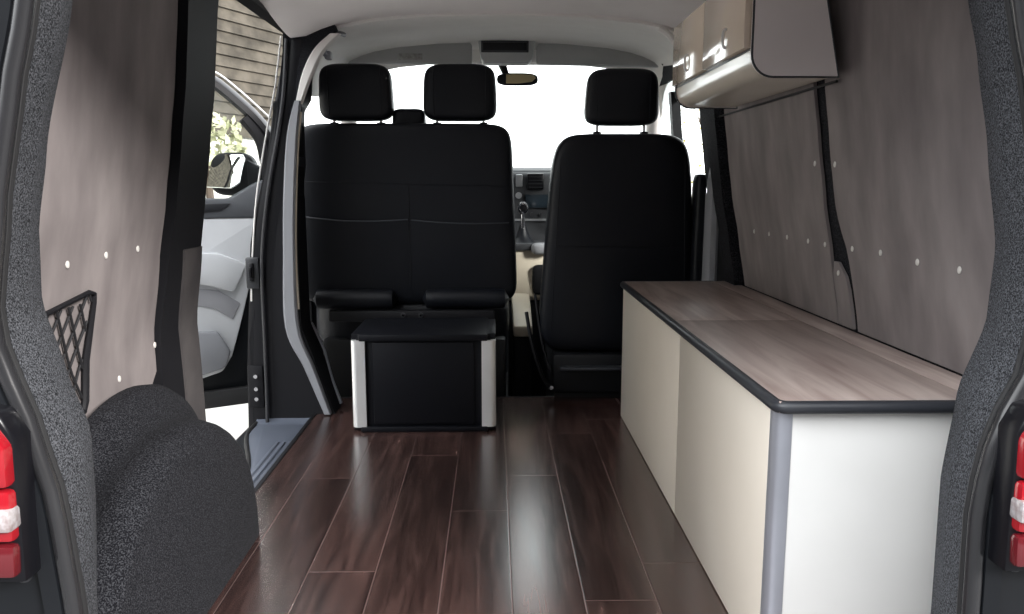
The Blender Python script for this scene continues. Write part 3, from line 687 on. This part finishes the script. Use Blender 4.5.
# ------------------------------------------------------------ open passenger door
H = Vector((-.95,4.25,0)); ang = math.radians(60)
ud = Vector((-math.sin(ang),-math.cos(ang),0)); nd = Vector((-math.cos(ang), math.sin(ang),0))   # nd points outside
def D(t, z, d=0): return H+ud*t+nd*d+Vector((0,0,z))
MD = Matrix((( ud.x, 0, nd.x, H.x),(ud.y,0,nd.y,H.y),(0,1,0,0),(0,0,0,1)))
def dprism(pts, d0, d1, bev=0):
    t = B(); prism(t, pts, 'Z', d0, d1, bev, 2); bmesh.ops.transform(t, matrix=MD, verts=t.verts); return t
pd = thing('passenger_door', 'open left front cab door with light grey inner panel and window', 'van door', D(.5,-.2), None)
link('door_shell', dprism([(.03,-.23),(.02,.5),(.03,.80),(1.02,.80),(1.05,.4),(1.02,.0),(.98,-.23)], .02, .09, .012), 'dark_paint', pd)
card = link('inner_panel', dprism([(.30,.73),(1.0,.73),(1.01,.3),(.98,-.07),(.60,-.07),(.50,-.045),(.45,.03),(.405,.17),(.34,.40),(.28,.6),(.27,.73)], -.02, .03, .015), 'door_card', pd)
link('armrest', dprism([(.36,.50),(.50,.56),(.98,.60),(1.0,.50),(.55,.40),(.43,.36)], -.06, -.01, .018), 'door_card', card)
link('door_pocket', dprism([(.46,.06),(.52,.17),(.97,.20),(.97,-.04),(.60,-.045),(.49,-.02)], -.055, -.01, .018), 'light_grey_trim', card)
link('inset', dprism([(.40,.30),(.50,.37),(.97,.46),(.97,.40),(.52,.28),(.44,.22)], -.028, -.015, .004), 'grey_trim', card)
link('belt_panel', dprism([(.24,.92),(.30,.895),(.42,.825),(.55,.825),(1.02,.83),(1.02,.735),(.22,.725)], -.025, .05, .01), 'door_card_dark', pd)
link('grab_recess', dprism([(.42,.80),(.56,.80),(1.0,.80),(1.0,.76),(.60,.755),(.47,.765)], -.035, -.02, .006), 'rubber', pd)
tube(b := B(), smooth_path([D(.20,1.0),D(.205,1.12),D(.26,1.205),D(.36,1.30),D(.48,1.39),D(.60,1.415),D(.85,1.42),D(.99,1.40),D(1.03,1.33),D(1.03,.82)],4), .043, 8, flat=.7); link('window_frame', b, 'black_gloss', pd)
tube(b := B(), smooth_path([D(.21,1.22,-.03),D(.35,1.345,-.03),D(.47,1.43,-.03),D(.60,1.455,-.03),D(.85,1.46,-.03),D(1.03,1.435,-.03)],4), .005, 8); link('frame_seal', b, 'alu_bright', pd)
tube(b := B(), smooth_path([D(.215,.85),D(.23,1.0),D(.255,1.12),D(.33,1.22)],4), .034, 8); link('front_frame', b, 'black_trim', pd)
link('door_glass', dprism([(.22,.82),(.22,1.14),(.30,1.23),(.48,1.375),(.60,1.40),(.97,1.40),(1.01,1.33),(1.01,.82)], .008, .012), 'glass', pd)
link('door_seal', dprism([(.02,-.23),(.03,.3),(.06,.3),(.10,-.14),(.98,-.14),(1.0,-.23)], -.01, .04, .008), 'rubber_matte', pd)
mc = (-1.335,4.16,.945)
mh = link('mirror_housing', pillow(B(), (mc[0],mc[1]+.05,mc[2]), .125,.055,.110, 4,3.2, top=.9), 'black_trim', pd)
prism(b := B(), [(mc[0]-.105,mc[2]-.085),(mc[0]-.108,mc[2]+.04),(mc[0]-.08,mc[2]+.082),(mc[0]-.03,mc[2]+.093),(mc[0]+.07,mc[2]+.09),(mc[0]+.085,mc[2]+.07),(mc[0]+.085,mc[2]-.06),(mc[0]+.04,mc[2]-.09)], 'Y', mc[1]-.012, mc[1]-.004, .002, M=Matrix.Translation(mc) @ Matrix.Rotation(math.radians(-18),4,'Z') @ Matrix.Rotation(math.radians(-22),4,'X') @ Matrix.Translation((-mc[0],-mc[1]-.025,-mc[2]))); link('mirror_glass', b, 'mirror_glass', mh)
prism(b := B(), [(mc[0]+.08,mc[2]-.08),(mc[0]+.08,mc[2]+.075),(mc[0]+.12,mc[2]+.05),(mc[0]+.22,mc[2]-.01),(mc[0]+.22,mc[2]-.06)], 'Y', mc[1]-.008, mc[1]+.05, .008); link('mirror_arm', b, 'black_trim', mh)
# bonnet / front wing of the van so the cab is closed
b = B(); prism(b, [(4.80,.90),(5.35,.72),(5.5,.4),(5.5,-.3),(4.80,-.3)], 'X', -.93, 1.0, .03); tag(link('bonnet', b, 'dark_paint'), 'dark van bonnet in front of the windscreen', 'bonnet')
box(b := B(), -1.0,-.93,4.3,4.8,-.3,.93,.01); struct('trim_21', b, 'dark_paint')
# ------------------------------------------------------------ outside
box(b := B(), -14,14,-6,22,-.75,-.62); struct('ground', b, 'tarmac'); bpy.data.objects['ground'].name = 'floor.002'
box(b := B(), -8,-1.05,2.2,9,-.63,-.60); tag(link('concrete_slab', b, 'concrete'), 'pale concrete slab on the ground beside the open sliding door', 'slab')
bd = thing('clad_building', 'building with lapped brown-grey boards over a rendered base whitened for window glare, outside the sliding door', 'building', (-3.0,6,-.62))
def Wp(t, z, d=0):
    u = Vector((.407,.914,0)); n = Vector((.914,-.407,0)); return Vector((-2.4,7,0))+u*t+n*d+Vector((0,0,z))
b = B(); R = [[Wp(-7,-.62),Wp(1.25,-.62),Wp(1.25,-.62,-.3),Wp(-7,-.62,-.3)],[Wp(-7,1.3),Wp(1.25,1.3),Wp(1.25,1.3,-.3),Wp(-7,1.3,-.3)]]
link('rendered_glare_base', loft(b, R), 'render_glare_white', bd)  # white render also stands in for glare on the door window
b = B(); z = 1.3
while z < 4.0:
    loft(b, [[Wp(-7,z,.030),Wp(1.0,z,.030),Wp(1.0,z,-.3),Wp(-7,z,-.3)],[Wp(-7,z+.098,.012),Wp(1.0,z+.098,.012),Wp(1.0,z+.098,-.3),Wp(-7,z+.098,-.3)]]); z += .098
link('cladding', b, 'siding', bd, smooth=0)
b = B(); loft(b, [[Wp(-7.2,4.0,.2),Wp(1.2,4.0,.2),Wp(1.2,4.0,-.4),Wp(-7.2,4.0,-.4)],[Wp(-7.2,4.1,.2),Wp(1.2,4.1,.2),Wp(1.2,4.1,-.4),Wp(-7.2,4.1,-.4)]]); link('eave', b, 'ply_edge', bd)
def bush(name, label, cat, cx, cy, r, h, m, n=900, z0=-.62, cz=.58, vz=.42):
    t = thing(name, label, cat, (cx,cy,z0)); b = B()
    rnd = random.Random(int(cx*100))
    for _ in range(n):
        a = rnd.uniform(0,2*math.pi); v = rnd.uniform(-1,1); q = rnd.uniform(.5,1)**.5
        p = Vector((cx+r*q*math.cos(a)*math.sqrt(1-v*v), cy+r*q*math.sin(a)*math.sqrt(1-v*v), z0+h*cz+h*vz*q*v))
        d = Vector((rnd.uniform(-1,1),rnd.uniform(-1,1),rnd.uniform(-1,1))).normalized()*.045; e = d.orthogonal().normalized()*.02
        c = [p-d, p+e, p+d, p-e]; b.faces.new([b.verts.new(x) for x in c])
    o = link('foliage', b, m, t, smooth=0)
    tube(b := B(), [(cx,cy,z0),(cx+.02,cy,z0+h*.4),(cx,cy,z0+h*.8)], [.06,.045,.02], 8); link('trunk', b, 'bark', t)
    for k in range(5):
        a = k*1.25; tube(b := B(), [(cx,cy,z0+h*(.3+.08*k)),(cx+r*.6*math.cos(a),cy+r*.6*math.sin(a),z0+h*(.5+.08*k))], [.03,.01], 6); link('branch', b, 'bark', t)
bush('tree', 'yellow-leaved tree seen through the driver door window', 'tree', 3.1, 11.3, .8, 4.2, 'leaf_yellow', 700)
bush('shrub', 'green shrub seen through the open passenger door window', 'shrub', -2.2, 6.3, .30, 2.1, 'leaf_green', 420, cz=.86, vz=.13)
# ------------------------------------------------------------ light
SKY_FRONT, SKY_LEFT, SKY_BACK, SUN, SKY_HIGH = 2.2, 2.7, .05, 2.9, 1.4
w = bpy.data.worlds.new('World'); S.world = w; w.use_nodes = True
bg = w.node_tree.nodes['Background']
WN = w.node_tree; L = WN.links
tcw = WN.nodes.new('ShaderNodeTexCoord'); sx = WN.nodes.new('ShaderNodeSeparateXYZ'); L.new(tcw.outputs['Generated'], sx.inputs[0])
def ramp(sock, a, c, v, neg=False):     # brightness v towards one side of the sky, fading smoothly
    m = WN.nodes.new('ShaderNodeMapRange'); m.interpolation_type = 'SMOOTHSTEP'
    m.inputs['From Min'].default_value = a; m.inputs['From Max'].default_value = c; m.inputs['To Min'].default_value = 0; m.inputs['To Max'].default_value = v
    L.new(sock, m.inputs['Value']); return m.outputs[0]
def add(a, c):
    m = WN.nodes.new('ShaderNodeMath'); m.operation = 'ADD'; L.new(a, m.inputs[0])
    if isinstance(c, float): m.inputs[1].default_value = c
    else: L.new(c, m.inputs[1])
    return m.outputs[0]
hi = WN.nodes.new('ShaderNodeMath'); hi.operation = 'MULTIPLY'
L.new(ramp(sx.outputs[2], .30, .62, SKY_HIGH), hi.inputs[0]); L.new(ramp(sx.outputs[1], 0, -.4, 1.0), hi.inputs[1])
le = WN.nodes.new('ShaderNodeMath'); le.operation = 'MULTIPLY'
L.new(ramp(sx.outputs[0], -.15, -.8, SKY_LEFT), le.inputs[0]); L.new(ramp(sx.outputs[2], .0, .45, 1.0), le.inputs[1])
tot = add(add(add(ramp(sx.outputs[1], -.1, .85, SKY_FRONT), le.outputs[0]), hi.outputs[0]), float(SKY_BACK))
bg.inputs[0].default_value = (.95,.975,1,1); L.new(tot, bg.inputs[1])
sd = bpy.data.lights.new('sun', 'SUN'); sd.energy = SUN; sd.angle = math.radians(17); sd.color = (1,.965,.93)
so = bpy.data.objects.new('sun', sd); COL.objects.link(so)
d = Vector((-.74,.72,-.48)); so.rotation_euler = d.to_track_quat('-Z','Y').to_euler(); so.location = (2,-4,5)
# ------------------------------------------------------------ camera
cam = bpy.data.cameras.new('camera'); co = bpy.data.objects.new('camera', cam); COL.objects.link(co); S.camera = co
cam.sensor_width = 36; cam.lens = 800/1024*36; cam.clip_start = .02
co.location = (0,0,.9); co.rotation_euler = (math.radians(90-8.811), 0, -math.radians(1.2737))
S.view_settings.view_transform = 'Standard'; S.view_settings.look = 'None'; S.view_settings.gamma = 1; S.view_settings.use_curve_mapping = False
S.view_settings.exposure = 1.3
for o in COL.objects:
    if o.parent is None and 'label' in o:
        g = {'plywood_panel':'plywood lining panels on the van walls','sun_visor':'sun visors above the windscreen','tail_lamp':'tail lamps beside the rear opening'}.get(o.name.split('.')[0])
        if g: o['group'] = g
